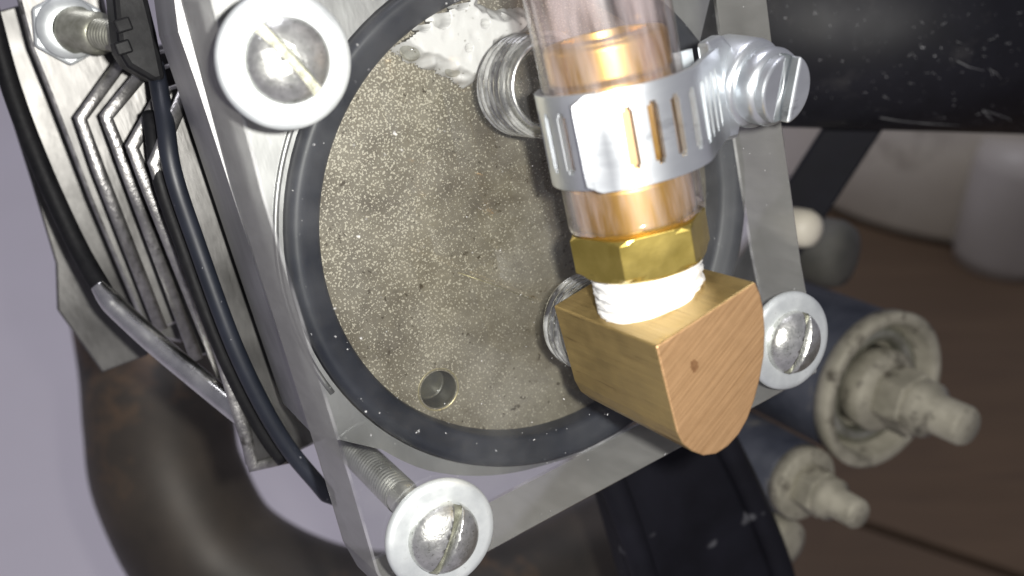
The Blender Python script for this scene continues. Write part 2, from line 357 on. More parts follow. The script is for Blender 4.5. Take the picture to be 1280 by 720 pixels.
# ================================================================= ENGINE HOUSING behind the plate
SC = Vector((1.6, -2.1))                                   # centre of the round chamber
eng = thing('engine_housing', 'finned cast aluminium engine housing with round chamber behind the clear plate', 'engine', (0, 0, -60))
pl = [P(226, 40, -13), P(250, 110, -13), P(328, 350, -13), P(393, 545, -13)]
arc = []
for a in range(214, 388, 3):
    rr_ = 38.4-1.6*min(1, max(0, (a-225)/30)); arc.append((SC.x+rr_*math.cos(math.radians(a)), SC.y+rr_*math.sin(math.radians(a))))
outl = pl + arc + [(38.4, 19), (39.0, 40), (pl[0][0]+2, 44)]
def ringed(outer, centre, r, z, z_back, z_bore, seg=96):
    bm = bmesh.new()
    ov = [bm.verts.new((p[0], p[1], z)) for p in outer]; cv = [bm.verts.new((centre.x+r*math.cos(2*PI*i/seg), centre.y+r*math.sin(2*PI*i/seg), z)) for i in range(seg)]
    es = [bm.edges.new((L[i], L[(i+1) % len(L)])) for L in (ov, cv) for i in range(len(L))]
    bmesh.ops.triangle_fill(bm, use_beauty=True, edges=es, normal=(0, 0, 1))
    mb = MB(); bm.verts.index_update()
    mb.add([v.co for v in bm.verts], [[v.index for v in f.verts] for f in bm.faces]); bm.free()
    n = len(outer)
    mb.add([(p[0], p[1], z) for p in outer]+[(p[0], p[1], z_back) for p in outer], [((i+1) % n, i, i+n, (i+1) % n+n) for i in range(n)])
    vs = [(centre.x+r*math.cos(2*PI*i/seg), centre.y+r*math.sin(2*PI*i/seg), zz) for zz in (z, z_bore) for i in range(seg)]
    mb.add(vs, [(i, (i+1) % seg, (i+1) % seg+seg, i+seg) for i in range(seg)], 0, True)
    mb.add([(p[0], p[1], z_back) for p in outer], [tuple(range(n))])
    return mb
recalc(part('flange', ringed(outl, SC, 36.2, -14.2, -28.5, -18.0), M['alu'], eng))
mb = MB(); pts = [(SC.x+37.1*math.cos(math.radians(a)), SC.y+37.1*math.sin(math.radians(a)), -14.2) for a in range(140, 199, 3)]
tube(mb, pts, 0.4, 10); part('rim', mb, M['alu'], eng)
# floor of the chamber with its tapped hole
hx, hy = P(548, 487, -17)
seg = 120; bm = bmesh.new()
ov = [bm.verts.new((SC.x+36.2*math.cos(2*PI*i/seg), SC.y+36.2*math.sin(2*PI*i/seg), -17)) for i in range(seg)]
cv = [bm.verts.new((hx+2.75*math.cos(2*PI*i/40), hy+2.75*math.sin(2*PI*i/40), -17)) for i in range(40)]
es = [bm.edges.new((L[i], L[(i+1) % len(L)])) for L in (ov, cv) for i in range(len(L))]
bmesh.ops.triangle_fill(bm, use_beauty=True, edges=es, normal=(0, 0, 1)); bm.verts.index_update()
mb = MB(); mb.add([v.co for v in bm.verts], [[v.index for v in f.verts] for f in bm.faces]); bm.free()
disc = part('chamber_floor', mb, M['disc'], eng); recalc(disc)
mb = MB(); lathe(mb, (hx, hy, -17), (0, 0, 1), dense([(2.95, 0.03), (2.75, -0.15), (2.6, -0.6), (2.5, -4.0), (0.02, -4.0)]), 40)
part('tapped_hole', mb, M['pit'], disc)
mb = MB(); lathe(mb, (hx, hy, -17), (0, 0, 1), [(3.15, 0.04), (3.0, 0.10), (2.72, -0.5), (2.6, -1.2)], 40); part('hole_lip', mb, M['lip'], disc)
mb = MB(); tube(mb, [P3(573, 341, -16.97), P3(612, 354, -16.94), P3(664, 374, -16.97)], 0.07, 6); part('scratch', mb, M['lip'], disc)
# fins: plates parallel to the cover, their left outlines as seen
fin_data = [(-35, 1.4, [(224, 118), (186, 207), (205, 262), (262, 420), (300, 545), (310, 586), (356, 574)]),
            (-42, 1.6, [(200, 112), (158, 186), (176, 232), (272, 472)]),
            (-50, 1.8, [(172, 92), (126, 148), (146, 200), (240, 452)]),
            (-58, 1.8, [(145, 80), (94, 150), (116, 212), (196, 415)])]
for z, t, px in fin_data:
    poly = [P(x, y, z) for x, y in px]; yb = poly[-1][1]; yt = poly[0][1]
    poly = poly + [(poly[-1][0]+16, yb), (poly[0][0]+24, yt)]
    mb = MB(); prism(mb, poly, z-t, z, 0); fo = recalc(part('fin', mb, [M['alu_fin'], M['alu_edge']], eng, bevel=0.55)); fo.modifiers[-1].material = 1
    mb = MB(); tube(mb, [Vector((q[0]+0.8, q[1], z+0.1)) for q in poly[:len(px)]], 1.0, 12)
    mb.v = [(v_[0], v_[1], z+0.1+(v_[2]-z-0.1)*0.45) for v_ in mb.v]; part('bead', mb, M['alu_edge'], fo)  # raised bead added to catch light and draw bright edge lines
zb = -66
poly = [P(x, y, zb) for x, y in [(14, -30), (38, 60), (62, 120), (112, 250), (152, 345), (184, 420), (230, 430)]]
poly += [(poly[-1][0]+10, poly[0][1])]
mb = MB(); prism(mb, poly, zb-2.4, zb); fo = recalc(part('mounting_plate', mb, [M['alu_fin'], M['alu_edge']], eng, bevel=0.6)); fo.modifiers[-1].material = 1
zb = -80
poly = [P(x, y, zb) for x, y in [(-25, 20), (2, 110), (40, 230), (70, 330), (72, 388), (128, 466), (186, 444)]]
poly += [(poly[-1][0]+14, poly[0][1])]
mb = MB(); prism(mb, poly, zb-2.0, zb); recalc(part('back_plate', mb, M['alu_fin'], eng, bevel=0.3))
# dark core that carries the fins
core = [P(240, 60, -30), P(262, 140, -30), P(330, 330, -30), P(390, 520, -30)]
mb = MB(); prism(mb, [(p[0]+3.5, p[1]) for p in core]+[(20, -25), (30, 35)], -90, -28.2); recalc(part('core', mb, M['plastic'], eng))

# black plastic connector with its long flexible lead
pc = [P(x, y, -38) for x, y in [(138, -40), (144, 20), (149, 66), (160, 84), (194, 104), (208, 100), (196, 40), (176, -40)]]
con = thing('plastic_connector', 'black plastic connector block between the hex nut and the flange', 'connector', (pc[0][0], pc[0][1], -47))
mb = MB(); prism(mb, pc, -47, -38); recalc(part('body', mb, M['plastic'], con, bevel=1.0))
for y0 in (34, 62):
    q = P3(145, y0, -39); mb = MB(); box(mb, q.x-0.2, q.x+1.9, q.y-0.9, q.y+0.9, -42, -37.5); recalc(part('latch', mb, M['plastic'], con, bevel=0.25))
pts = spline([P3(194, 82, -42), P3(206, 150, -35), P3(216, 215, -32.5), P3(244, 300, -32), P3(296, 440, -31), P3(350, 545, -31), P3(400, 608, -31), P3(420, 632, -31)], 10)
mb = MB(); tube(mb, pts, lambda t: 1.25*min(1, 0.15+(1-t)*9), 20)
single('rubber_strap', mb, M['rubber'], 'round black rubber strap stretched along the housing between the flange and the fins', 'strap', base=tuple(pts[0]))
pts = [p+Vector((-1.6, -0.3, -2.8)) for p in pts[8:-16]]
mb = MB(); tube(mb, pts, 1.0, 16)
single('gasket_strip', mb, M['plastic'], 'flat black gasket strip tucked behind the rubber strap', 'gasket', base=tuple(pts[0]))

# hex nut and olive stud on the mounting plate
nc = P3(84, 36, -66)
nut = thing('stud_nut', 'large zinc hex nut with threaded olive stud on the finned housing', 'nut', tuple(nc))
mb = MB(); hexp = [(nc.x+5.7*math.cos(math.radians(60*i+12)), nc.y+5.7*math.sin(math.radians(60*i+12))) for i in range(6)]
prism(mb, hexp, -66.0, -63.4); recalc(part('hex_body', mb, M['zinc'], nut, bevel=0.5))
mb = MB(); lathe(mb, (nc.x, nc.y, 0), (0, 0, 1), [(2.5, -63.4), (4.7, -63.4), (4.5, -62.8), (2.5, -62.8)], 40); part('chamfer_ring', mb, M['zinc'], nut)
sa = P3(98, 38, -63.0); sb = P3(160, 48, -50); sx_ = (sb-sa); sl = sx_.length
mb = MB(); lathe(mb, sa, sx_, [(0.02, -1.2), (3.5, -1.2), (3.6, 0.2), (3.2, 0.7), (3.2, sl*0.42), (2.3, sl*0.46)], 36); thread(mb, sa, sx_, 2.35, sl*0.42, sl, 0.8, 0.35); part('stud', mb, M['oldsteel'], nut)

# black cable and bright tube that turns under the fins
pts = spline([P3(-14, 10, -70), P3(14, 110, -68), P3(52, 210, -65), P3(96, 306, -61), P3(130, 366, -56)], 12)
mb = MB(); tube(mb, pts, 1.5, 18)
single('black_cable', mb, M['plastic'], 'black cable running down the outer side of the finned housing', 'cable', base=tuple(pts[0]))
pts = spline([P3(122, 356, -56), P3(136, 374, -55), P3(160, 398, -53), P3(200, 434, -49), P3(258, 482, -43), P3(300, 516, -37.5), P3(304, 519, -37)], 12)
mb = MB(); tube(mb, pts, lambda t: 1.15+0.6*min(1, t*5), 20)
single('steel_tube', mb, M['steel'], 'shiny bent steel tube crossing under the ends of the fins', 'steel tube', base=tuple(pts[0]))

# ================================================================= SEAL, FOAM, BUBBLES
mb = MB(); lathe(mb, (SC.x, SC.y, 0), (0, 0, 1), [(31.5, -17.0), (31.5, -14.2), (31.7, -13.6), (32.2, -13.2), (33.0, -12.9), (33.6, -12.55), (34.2, -12.3), (34.8, -12.2), (35.3, -12.3), (35.7, -12.7), (35.95, -13.4), (36.0, -17.0)], 144)
single('rubber_seal', mb, M['rubber'], 'thick black rubber ring seal pressed behind the clear plate', 'seal', base=(SC.x, SC.y, -17))

fpoly = [P(x, y, -14) for x, y in [(470, -30), (462, 18), (480, 52), (512, 76), (550, 92), (590, 112), (612, 92), (624, 62), (650, 56), (672, 34), (662, 8), (624, 10), (604, 2), (604, -30)]]
def inside(p, poly):
    c = False; n = len(poly)
    for i in range(n):
        a, b = poly[i], poly[(i+1) % n]
        if (a[1] > p[1]) != (b[1] > p[1]) and p[0] < (b[0]-a[0])*(p[1]-a[1])/(b[1]-a[1])+a[0]: c = not c
    return c
def edge_dist(p, poly):
    d = 1e9; n = len(poly); p = Vector(p)
    for i in range(n):
        a, b = Vector(poly[i]), Vector(poly[(i+1) % n]); t = max(0, min(1, (p-a).dot(b-a)/(b-a).length_squared)); d = min(d, (p-a-(b-a)*t).length)
    return d
holes = [(Vector(P(600, 30, -14)), 0.5), (Vector(P(630, 22, -14)), 0.45), (Vector(P(500, 14, -14)), 0.5), (Vector(P(580, 60, -14)), 0.4), (Vector(P(546, 24, -14)), 1.05), (Vector(P(569, 2, -14)), 1.0), (Vector(P(524, 32, -14)), 0.7)]
xs = [p[0] for p in fpoly]; ys = [p[1] for p in fpoly]; st = 0.17; vid = {}; mb = MB(); V = []; Fc = []
nx = int((max(xs)-min(xs))/st)+3; ny = int((max(ys)-min(ys))/st)+3
for i in range(nx):
    for j in range(ny):
        x, y = min(xs)-st+i*st, min(ys)-st+j*st
        jit = Vector((noise.noise((x*0.9, y*0.9, 3)), noise.noise((x*0.9, y*0.9, 9))))*0.5
        if not inside((x+jit.x, y+jit.y), fpoly) or (Vector((x, y))-SC).length > 31.3: continue
        d = edge_dist((x+jit.x, y+jit.y), fpoly); h = min(-12.35, -16.95+4.6*min(1, d/1.9)**0.6+0.30*noise.noise((x*0.6, y*0.6, 0)))
        for hc, hr in holes:
            dd = (Vector((x, y))-hc).length
            if dd < hr*1.15: h = min(h, -16.5+2.6*max(0, (dd/hr)-0.55))
        vid[i, j] = len(V); V.append((x, y, h))
for (i, j), a in vid.items():
    q = [(i, j), (i+1, j), (i+1, j+1), (i, j+1)]
    if all(k in vid for k in q): Fc.append(tuple(vid[k] for k in q))
mb.add(V, Fc, 0, True)
single('oil_foam', mb, M['foam'], 'white foam of fine bubbles floating under the clear plate', 'foam', kind='stuff', base=(fpoly[0][0], fpoly[0][1], -17))
for (bx, by, br, lab) in [(514, 62, 1.5, 'round clear bubble at the foam edge beside the rubber seal'), (541, 70, 1.05, 'small clear bubble under the white foam, between two larger ones'), (566, 84, 1.3, 'clear bubble at the foam edge beside the threaded port')]:
    q = P3(bx, by, -14.4); mb = MB()
    lathe(mb, q, (0, 0, 1), [(max(0.01, br*math.cos(math.radians(a))), br*math.sin(math.radians(a))) for a in range(-90, 91, 15)], 28)
    single('bubble', mb, M['bubble'], lab, 'bubble', 'bubbles along the foam', base=(q.x, q.y, -14.4-br))

# ================================================================= CLEAR PLATE
front = [P(x, y, 0) for x, y in [(262, 0), (330, 240), (440, 600), (468, 705)]]
fl0 = front[0]; dl = Vector(front[-1])-Vector(fl0)
top_l = Vector(fl0) - dl*0.05
poly = [(top_l.x, 38.5), (-36.3, 17), (-38.3, -19), (-39.2, -31.5), (-38.6, -36.2), (-24.6, -36.8), (6.7, -37.2), (33.0, -37.3), (33.9, -34), (34.0, -19.7), (35.3, 1.7), (36.7, 18), (38, 38.5)]
plate = thing('acrylic_plate', 'thick clear acrylic cover plate with frosted saw cut edges', 'plate', (0, 0, -12))
mb = MB(); prism(mb, poly, -12.0, 0.0, 0, 1, flare=0.018)
sheet = recalc(part('sheet', mb, [M['acrylic'], M['frosted'], M['chamfer']], plate, bevel=0.28)); sheet.modifiers[-1].material = 2; sheet.modifiers[-1].segments = 1
pcx, pcy = P(690, 107, 0)
ex, ey = 0.3, -16.0
for (cx_, cy_, zz_) in ((pcx, pcy, -8.0), (ex-0.5, ey+1.2, -4.5)):
    mb = MB(); thread(mb, (cx_, cy_, 0), (0, 0, 1), 6.6, zz_, -0.2, 1.35, 0.75, 64)
    mb.f.pop(); mb.m.pop(); mb.sm.pop()
    tp = part('threaded_port', mb, M['threadglass'], plate)
    if zz_ < -6:
        mb = MB(); lathe(mb, (cx_, cy_, 0), (0, 0, 1), [(6.3, -2.4), (5.6, -0.4), (5.3, 0.15), (4.9, -0.4), (4.6, -5.0)], 56); part('reflection_lip', mb, M['steel'], tp)  # steel lip added to stand in for the silvery reflection in the port mouth

# ================================================================= BOLTS
def dome_bolt(c, slot_px, label, shank_end):
    b = thing('dome_head_bolt', label, 'bolt', (c[0], c[1], 0), 'slotted dome head bolts holding the clear plate')
    mb = MB(); lathe(mb, (c[0], c[1], 0), (0, 0, 1), [(2.7, 0.02), (7.0, 0.02), (7.28, 0.15), (7.38, 0.5), (7.3, 0.95), (7.0, 1.25), (6.4, 1.35), (2.7, 1.35)], 72)
    part('washer', mb, M['zinc'], b)
    d = slot_px; s = Vector((d[0], d[1])).normalized(); n = Vector((-s.y, s.x))
    R, Hh = 4.65, 2.5; prof = [(R, 1.35), (R*0.995, 1.75)] + [(R*math.cos(math.radians(a)), 1.75+Hh*math.sin(math.radians(a))) for a in (10, 20, 30, 40, 50, 60, 70, 80)] + [(0.02, 1.75+Hh)]
    mb = MB(); lathe(mb, (c[0], c[1], 0), (0, 0, 1), prof, 72)
    o = part('head', mb, [M['dome'], M['slot']], b)
    bm = bmesh.new(); bm.from_mesh(o.data); k = 0.001; wd = 0.62*k; sn = Vector((n.x, n.y, 0))
    for sg in (1, -1):
        bmesh.ops.bisect_plane(bm, geom=bm.verts[:]+bm.edges[:]+bm.faces[:], dist=1e-7, plane_co=sn*wd*sg, plane_no=sn)
    dead = [f for f in bm.faces if abs(f.calc_center_median().dot(sn)) < wd and f.calc_center_median().z > 1.5*k]
    bmesh.ops.delete(bm, geom=dead, context='FACES')
    zf = 2.3*k
    bes = [e for e in bm.edges if len(e.link_faces) == 1 and all(abs(abs(v.co.dot(sn))-wd) < 2e-6 for v in e.verts) and all(v.co.z > zf for v in e.verts)]
    r = bmesh.ops.extrude_edge_only(bm, edges=bes)
    for v in r['geom']:
        if isinstance(v, bmesh.types.BMVert): v.co.z = zf
    L = 4.6*k; ss = Vector((s.x, s.y, 0)); q = [bm.verts.new(ss*L*i+sn*wd*1.02*j+Vector((0, 0, zf))) for i, j in ((-1, -1), (1, -1), (1, 1), (-1, 1))]
    bm.faces.new(q).material_index = 1; bm.to_mesh(o.data); bm.free()
    mb = MB(); lathe(mb, (c[0], c[1], 0), (0, 0, 1), [(2.35, 1.0), (2.35, -12.5)], 32); thread(mb, (c[0], c[1], 0), (0, 0, -1), 2.5, 12.5, -shank_end, 0.9, 0.4, 36)
    part('threaded_shank', mb, M['shank'], b)
    return b
def pdir(x0, y0, x1, y1):
    a, b = Vector(P(x0, y0)), Vector(P(x1, y1)); return (b-a)
dome_bolt(P(356, 76, 0.7), pdir(325, 35, 395, 112), 'slotted dome head bolt on a wide white washer above the cooling fins', -27)
dome_bolt(P(551, 668, 0.7), pdir(590, 630, 560, 715), 'slotted dome head bolt with bare threaded shank showing behind it', -40)
dome_bolt(P(986, 426, 0.7), pdir(1005, 395, 985, 460), 'slotted dome head bolt tucked beside the brass elbow', -27)

# ================================================================= BRASS ELBOW
rnd = [(-6.93, -8.43), (-7.0, -14.0), (-7.0, -19.2), (-6.6, -20.9), (-5.6, -22.4), (-4.3, -23.6), (-2.7, -24.2), (-0.9, -24.1), (0.9, -23.4), (2.5, -22.2), (4.0, -20.4), (5.4, -18.2), (6.6, -15.8), (7.4, -13.2), (7.85, -10.6), (7.85, -8.6), (7.5, -6.83)]
elb = thing('brass_elbow', 'square cut brass elbow fitting screwed into the clear plate', 'pipe elbow', (0, -16, 2))
mb = MB(); prism(mb, rnd, 1.6, 24.0, 0, 0)
mb.m[1] = 1
o = recalc(part('block', mb, [M['brass_side'], M['brass_cut']], elb, bevel=0.22))
for p_ in o.data.polygons:
    p_.material_index = 1 if (abs(p_.normal.z) > 0.9 and p_.center.z > 0.01) else 0
mb = MB(); thread(mb, (ex-0.3, ey+0.8, 0), (0, 0, -1), 5.9, -2.0, 4.3, 1.35, 0.7, 48); part('threaded_nipple', mb, M['steel'], elb)

# ================================================================= HOSE FITTING, HOSE, CLAMP  (frame along the hose)
HO = Vector((0.4, -7.9, 13.0)); HA = Vector((0.07, 0.9975, 0)).normalized(); HX = Vector((HA.y, -HA.x, 0)); HZ = Vector((0, 0, 1))
def H(a, h, c): return HO+HX*a+HA*h+HZ*c
fit = thing('hose_barb_fitting', 'yellow brass hex hose fitting sealed with white thread tape', 'hose fitting', tuple(HO))
# tape wraps: irregular overlapping turns
mb = MB(); vs = []; fs = []; seg = 72; hs = [-1.2+0.16*i for i in range(39)]
for j, h in enumerate(hs):
    for i in range(seg):
        a = 2*PI*i/seg; ph = (h/1.25+i/seg) % 1.0
        r = 6.35+0.20*(ph < 0.55)+0.16*noise.noise((math.cos(a)*2.2, math.sin(a)*2.2, h*1.7))+0.22*noise.noise((math.cos(a)*7, math.sin(a)*7, h*4))
        vs.append(H(r*math.sin(a), h+0.10*noise.noise((math.cos(a)*3, math.sin(a)*3, h)), r*math.cos(a)))
for j in range(len(hs)-1):
    for i in range(seg): k = (i+1) % seg; fs.append((j*seg+i, j*seg+k, (j+1)*seg+k, (j+1)*seg+i))
mb.add(vs, fs, 0, True); recalc(part('thread_tape', mb, M['tape'], fit))
# hex body with chamfered lower corners
mb = MB(); hexa = [math.radians(-49+60*i) for i in range(6)]; NS = 10
rows = [(4.2, 6.95, True), (4.5, 7.4, True), (5.1, 8.25, False), (9.0, 8.25, False), (9.5, 7.7, True)]
vs = []; fs = []; n = 6*NS
def hexr(t): f = t*60-30; return 7.15/math.cos(math.radians(f))
for h, rmax, rd in rows:
    for i in range(6):
        for k in range(NS):
            t = k/NS; a = hexa[i]+math.radians(60*t); r = min(hexr(t), rmax); vs.append(H(r*math.sin(a), h, r*math.cos(a)))
for j in range(len(rows)-1):
    for i in range(n): k = (i+1) % n; fs.append((j*n+i, j*n+k, (j+1)*n+k, (j+1)*n+i))
fs.append(tuple(range(n))); fs.append(tuple(range((len(rows)-1)*n, len(rows)*n)))
mb.add(vs, fs); recalc(part('hex_body', mb, M['brass_hex'], fit, bevel=0.15))
mb = MB(); lathe(mb, HO, HA, dense([(6.5, 9.4), (6.9, 10), (6.95, 14.8), (6.7, 15), (6.95, 15.6), (6.98, 25.0), (6.55, 25.5), (6.55, 26.4), (6.95, 26.9), (6.98, 30.3), (6.6, 30.9), (5, 31.2), (4.8, 24)]), 72)
part('barb', mb, M['barb'], fit)

hb = [H(0, 10.2, 0), H(0, 20, 0), H(0, 30, 0), H(-0.1, 40, 0), H(-0.3, 52, 0.2), H(-0.9, 70, 0.8), H(-2.0, 90, 2)]
hp = spline(hb, 10)
mb = MB(); tube(mb, hp, lambda t: 7.95, 64, cap=False)
mb2 = []
for i in range(64):                                      # ragged cut end
    v = Vector(mb.v[i]); a = 2*PI*i/64; mb.v[i] = tuple(v+HA*(0.35*noise.noise((math.cos(a)*2.5, math.sin(a)*2.5, 5))+0.25*noise.noise((math.cos(a)*7, math.sin(a)*7, 1))))
inner = MB(); tube(inner, hp, lambda t: 7.12, 64, cap=False)
o0 = len(mb.v); mb.v += inner.v; mb.f += [tuple(reversed([i+o0 for i in f])) for f in inner.f]; mb.m += inner.m; mb.sm += inner.sm
for i in range(64): mb.f.append((i, (i+1) % 64, o0+(i+1) % 64, o0+i)); mb.m.append(0); mb.sm.append(False)
single('clear_hose', mb, M['hose'], 'clear pinkish plastic hose pushed over the brass barb', 'hose', base=tuple(HO))

clamp = thing('hose_clamp', 'zinc plated worm drive hose clamp tightened round the clear hose', 'hose clamp', tuple(H(0, 15.7, 0)))
BH0, BH1 = 15.8, 26.3
def band(path, slots, name, mat, thick=0.00075, tail=False):
    """strip along path (a, c) with cross slots cut out"""
    L = [0.0]
    for p, q in zip(path, path[1:]): L.append(L[-1]+math.hypot(q[0]-p[0], q[1]-p[1]))
    rows_ = [BH0, BH0+0.35, BH0+1.9, BH0+2.3, BH0+4, BH0+6.5, BH1-2.3, BH1-1.9, BH1-0.35, BH1]
    vs = []; fs = []; nr = len(rows_)
    for i, (a, c) in enumerate(path):
        for j, h in enumerate(rows_):
            hh = h
            if tail and L[i] < 1.6:
                cut = (1.6-L[i])*0.55; hh = max(min(h, BH1-cut), BH0+cut)
            vs.append(H(a, hh, c))
    for i in range(len(path)-1):
        m = (L[i]+L[i+1])/2
        for j in range(nr-1):
            hm = (rows_[j]+rows_[j+1])/2
            if slots and slots[0] < m < slots[1] and BH0+1.9 < hm < BH1-1.9:
                ph = (m-slots[0]) % 2.7
                wdt = 1.15 if BH0+2.3 < hm < BH1-2.3 else 0.6
                if abs(ph-1.35) < wdt/2: continue
            fs.append((i*nr+j, i*nr+j+1, (i+1)*nr+j+1, (i+1)*nr+j))
    mb = MB(); mb.add(vs, fs, 0, False)
    o = part(name, mb, mat, clamp, solid=thick); recalc(o)
    md = o.modifiers.new('bevel', 'BEVEL'); md.width = 0.00012; md.segments = 1; md.limit_method = 'ANGLE'; md.angle_limit = math.radians(50)
    return o
def arcp(r, a0, a1, step=1.0):
    n = int(abs(a1-a0)/step); return [(r*math.sin(math.radians(a0+(a1-a0)*i/n)), r*math.cos(math.radians(a0+(a1-a0)*i/n))) for i in range(n+1)]
def linep(p, q, step=0.15):
    n = max(1, int(math.hypot(q[0]-p[0], q[1]-p[1])/step)); return [(p[0]+(q[0]-p[0])*i/n, p[1]+(q[1]-p[1])*i/n) for i in range(1, n+1)]
Ro, Ri = 9.65, 8.45
po = [((Ro+0.75*max(0, 1-i/16)**2)/Ro*a_, (Ro+0.75*max(0, 1-i/16)**2)/Ro*c_) for i, (a_, c_) in enumerate(arcp(Ro, -58, 48))]; e = po[-1]; po += linep(e, (15.2, -0.6)) 
band(po, (4.2, 25.5), 'outer_band', M['band'], tail=True)
pi_ = arcp(Ri, -44, -225); e = pi_[-1]; pi_ += linep(e, (14.6, -4.6))
band(pi_, (3.2, 14.0), 'inner_band', M['band'])
# screw housing: a bent saddle over the worm screw
S0 = P3(906, 97, 7.5); S1 = P3(966, 109, 15.0); sd = (S1-S0).normalized()
su, sv, _ = frame_axes(sd, tuple(HA))
mb = MB(); vs = []; fs = []; n = 40; ls = [-1.0, -0.6, 0, 2.4, 4.8, 5.3, 5.6]; rr = [4.2, 4.9, 5.1, 5.2, 5.2, 5.1, 4.8]
for l, r in zip(ls, rr):
    for i in range(n):
        a = 2*PI*i/n; flat = 1.0 if math.sin(a) > -0.2 else 0.92
        vs.append(S0+sd*l+(su*math.cos(a)*1.05+sv*math.sin(a)*flat)*r)
for j in range(len(ls)-1):
    for i in range(n): k = (i+1) % n; fs.append((j*n+i, j*n+k, (j+1)*n+k, (j+1)*n+i))
fs += [tuple(range(n)), tuple(range((len(ls)-1)*n, len(ls)*n))]
mb.add(vs, fs, 0, True); recalc(part('screw_housing', mb, M['band'], clamp))
# saddle strap folded over the band, with lips
q = [H(13.2, BH1+0.9, 0.6), H(13.2, BH0-0.5, 0.6), H(16.6, BH0-0.9, -0.5), H(19.0, BH0+2.5, -1.5), H(19.4, BH1-1.8, -1.5), H(16.4, BH1+1.2, -0.6)]
mb = MB(); vs = [p for p in q]+[p-HZ*2.2 for p in q]; n = 6
mb.add(vs, [tuple(range(6)), tuple(range(11, 5, -1))]+[(i, (i+1) % 6, (i+1) % 6+6, i+6) for i in range(6)])
recalc(part('saddle', mb, M['band'], clamp, bevel=0.5))
# screw head with slot
mb = MB(); hl = (S1-S0).length
lathe(mb, S0+sd*(hl-2.6), sd, [(0.02, 0), (3.8, 0), (4.4, 0.3), (4.7, 1.0), (4.7, 2.6), (4.5, 3.1), (4.1, 3.35)], 48)
scr = part('screw', mb, M['band'], clamp)
slot_dir = (HA*0.9+HX*0.25); slot_dir = (slot_dir-sd*slot_dir.dot(sd)).normalized(); sn = sd.cross(slot_dir)
c0 = S0+sd*(hl+0.75)
for sg in (1, -1):                                        # two half-moon lands leave the slot between them
    mb = MB(); ring = []
    for i in range(25):
        a = math.radians(-72+144*i/24); ring.append((math.cos(a)*4.2, math.sin(a)*4.2))
    low = [c0+sn*sg*max(0.75, x)+slot_dir*y for x, y in ring]; high = [p+sd*1.5 for p in low]; n = len(low)
    mb.add(low+high, [tuple(range(n)), tuple(range(n, 2*n))]+[(i, (i+1) % n, (i+1) % n+n, i+n) for i in range(n)])
    recalc(part('slot_land', mb, M['band'], scr, bevel=0.3))

# ================================================================= BACKGROUND THINGS
def wtube(mb, a, b, r, seg=48): return tube(mb, [a, b], r, seg)
a = CW(820, 10, 0.205); b = CW(1500, 48, 0.235); base = tuple(a)
mb = MB(); wtube(mb, tuple(a), tuple(b), 0.0225, 64)
single('frame_tube', mb, M['paint'], 'thick black painted frame tube with scuffs and dust specks', 'frame tube', base=base, world=True)
# flat strut
a = CW(1072, 150, 0.24); b = CW(975, 300, 0.25); d = (b-a).normalized(); n_ = (CAMM.to_3x3() @ Vector((0, 0, 1))); s_ = d.cross(n_).normalized()
mb = MB(); hw, ht = 0.0058, 0.002
vs = [p+s_*hw*i+n_*ht*j for p in (a-d*0.02, b+d*0.03) for i, j in ((-1, -1), (1, -1), (1, 1), (-1, 1))]
mb.add(vs, [(0, 1, 2, 3), (7, 6, 5, 4), (0, 4, 5, 1), (1, 5, 6, 2), (2, 6, 7, 3), (3, 7, 4, 0)])
recalc(single('frame_strut', mb, M['strap'], 'narrow black flat strut slanting down from the frame tube', 'strut', base=tuple(a), world=True, bevel=0.6))

def stud_mount(px, py, z, s, name, label, group, kind):
    c = P3(px, py, z); base = tuple(c)
    t = thing(name, label, 'bolt mount', base, group)
    ax = (0.02, -0.10, 1)
    def L(nm, prof, mat, sm=True, seg=48, parent=t):
        mb = MB(); lathe(mb, c, ax, [(r*s, h*s) for r, h in prof], seg, 0, sm); return part(nm, mb, mat, parent)
    if kind == 'big':
        L('bushing_body', [(0.02, -46), (11.4, -46), (11.4, -2.0), (11.0, -1.6)], M['bush'])
        L('cup', [(11.0, -3.0), (12.0, -2.6), (12.2, -0.3), (11.8, 0), (10.6, 0), (10.2, -0.6), (9.6, -4.0), (3.0, -4.2)], M['dusty'])
        L('rubber_ring', [(9.4, -4.0), (9.0, -2.3), (7.2, -2.3), (6.8, -4.1)], M['oldsteel'])
        L('washer', [(0.02, -4.0), (6.2, -4.0), (6.3, -0.2), (6.0, 0.2), (5.0, 1.2), (0.02, 1.4)], M['dusty'])
    else:
        L('sleeve', [(0.02, -34), (7.6, -34), (7.6, -3.0), (7.2, -2.6)], M['bush'])
        L('washer', [(0.02, -2.8), (7.3, -2.8), (7.4, 0), (7.0, 0.4), (0.02, 0.4)], M['dusty'])
    nz = 1.2 if kind == 'big' else 0.4
    mb = MB(); x, y, zz = frame_axes(ax); vs = []
    for h in (nz*s, (nz+4.6)*s):
        for i in range(6): a_ = math.radians(60*i+20); vs.append(c+zz*h+(x*math.cos(a_)+y*math.sin(a_))*4.9*s)
    mb.add(vs, [tuple(range(6)), tuple(range(6, 12))]+[(i, (i+1) % 6, (i+1) % 6+6, i+6) for i in range(6)])
    recalc(part('nut', mb, M['dusty'], t, bevel=0.6))
    st_ = L('stud', [(4.0, nz+4.4), (4.1, nz+6.6), (2.9, nz+7.6), (2.9, nz+12.2), (2.5, nz+12.9), (0.02, nz+12.9)], M['dusty'])
    return t
stud_mount(1108, 490, -45, 1.5, 'stud_mount', 'large dusty cupped bushing mount with nut and protruding stud', 'dusty bolted mounts behind the plate', 'big')
stud_mount(1008, 606, -45, 1.12, 'stud_mount', 'smaller dusty nut and stud on a grey sleeve below the cupped mount', 'dusty bolted mounts behind the plate', 'small')
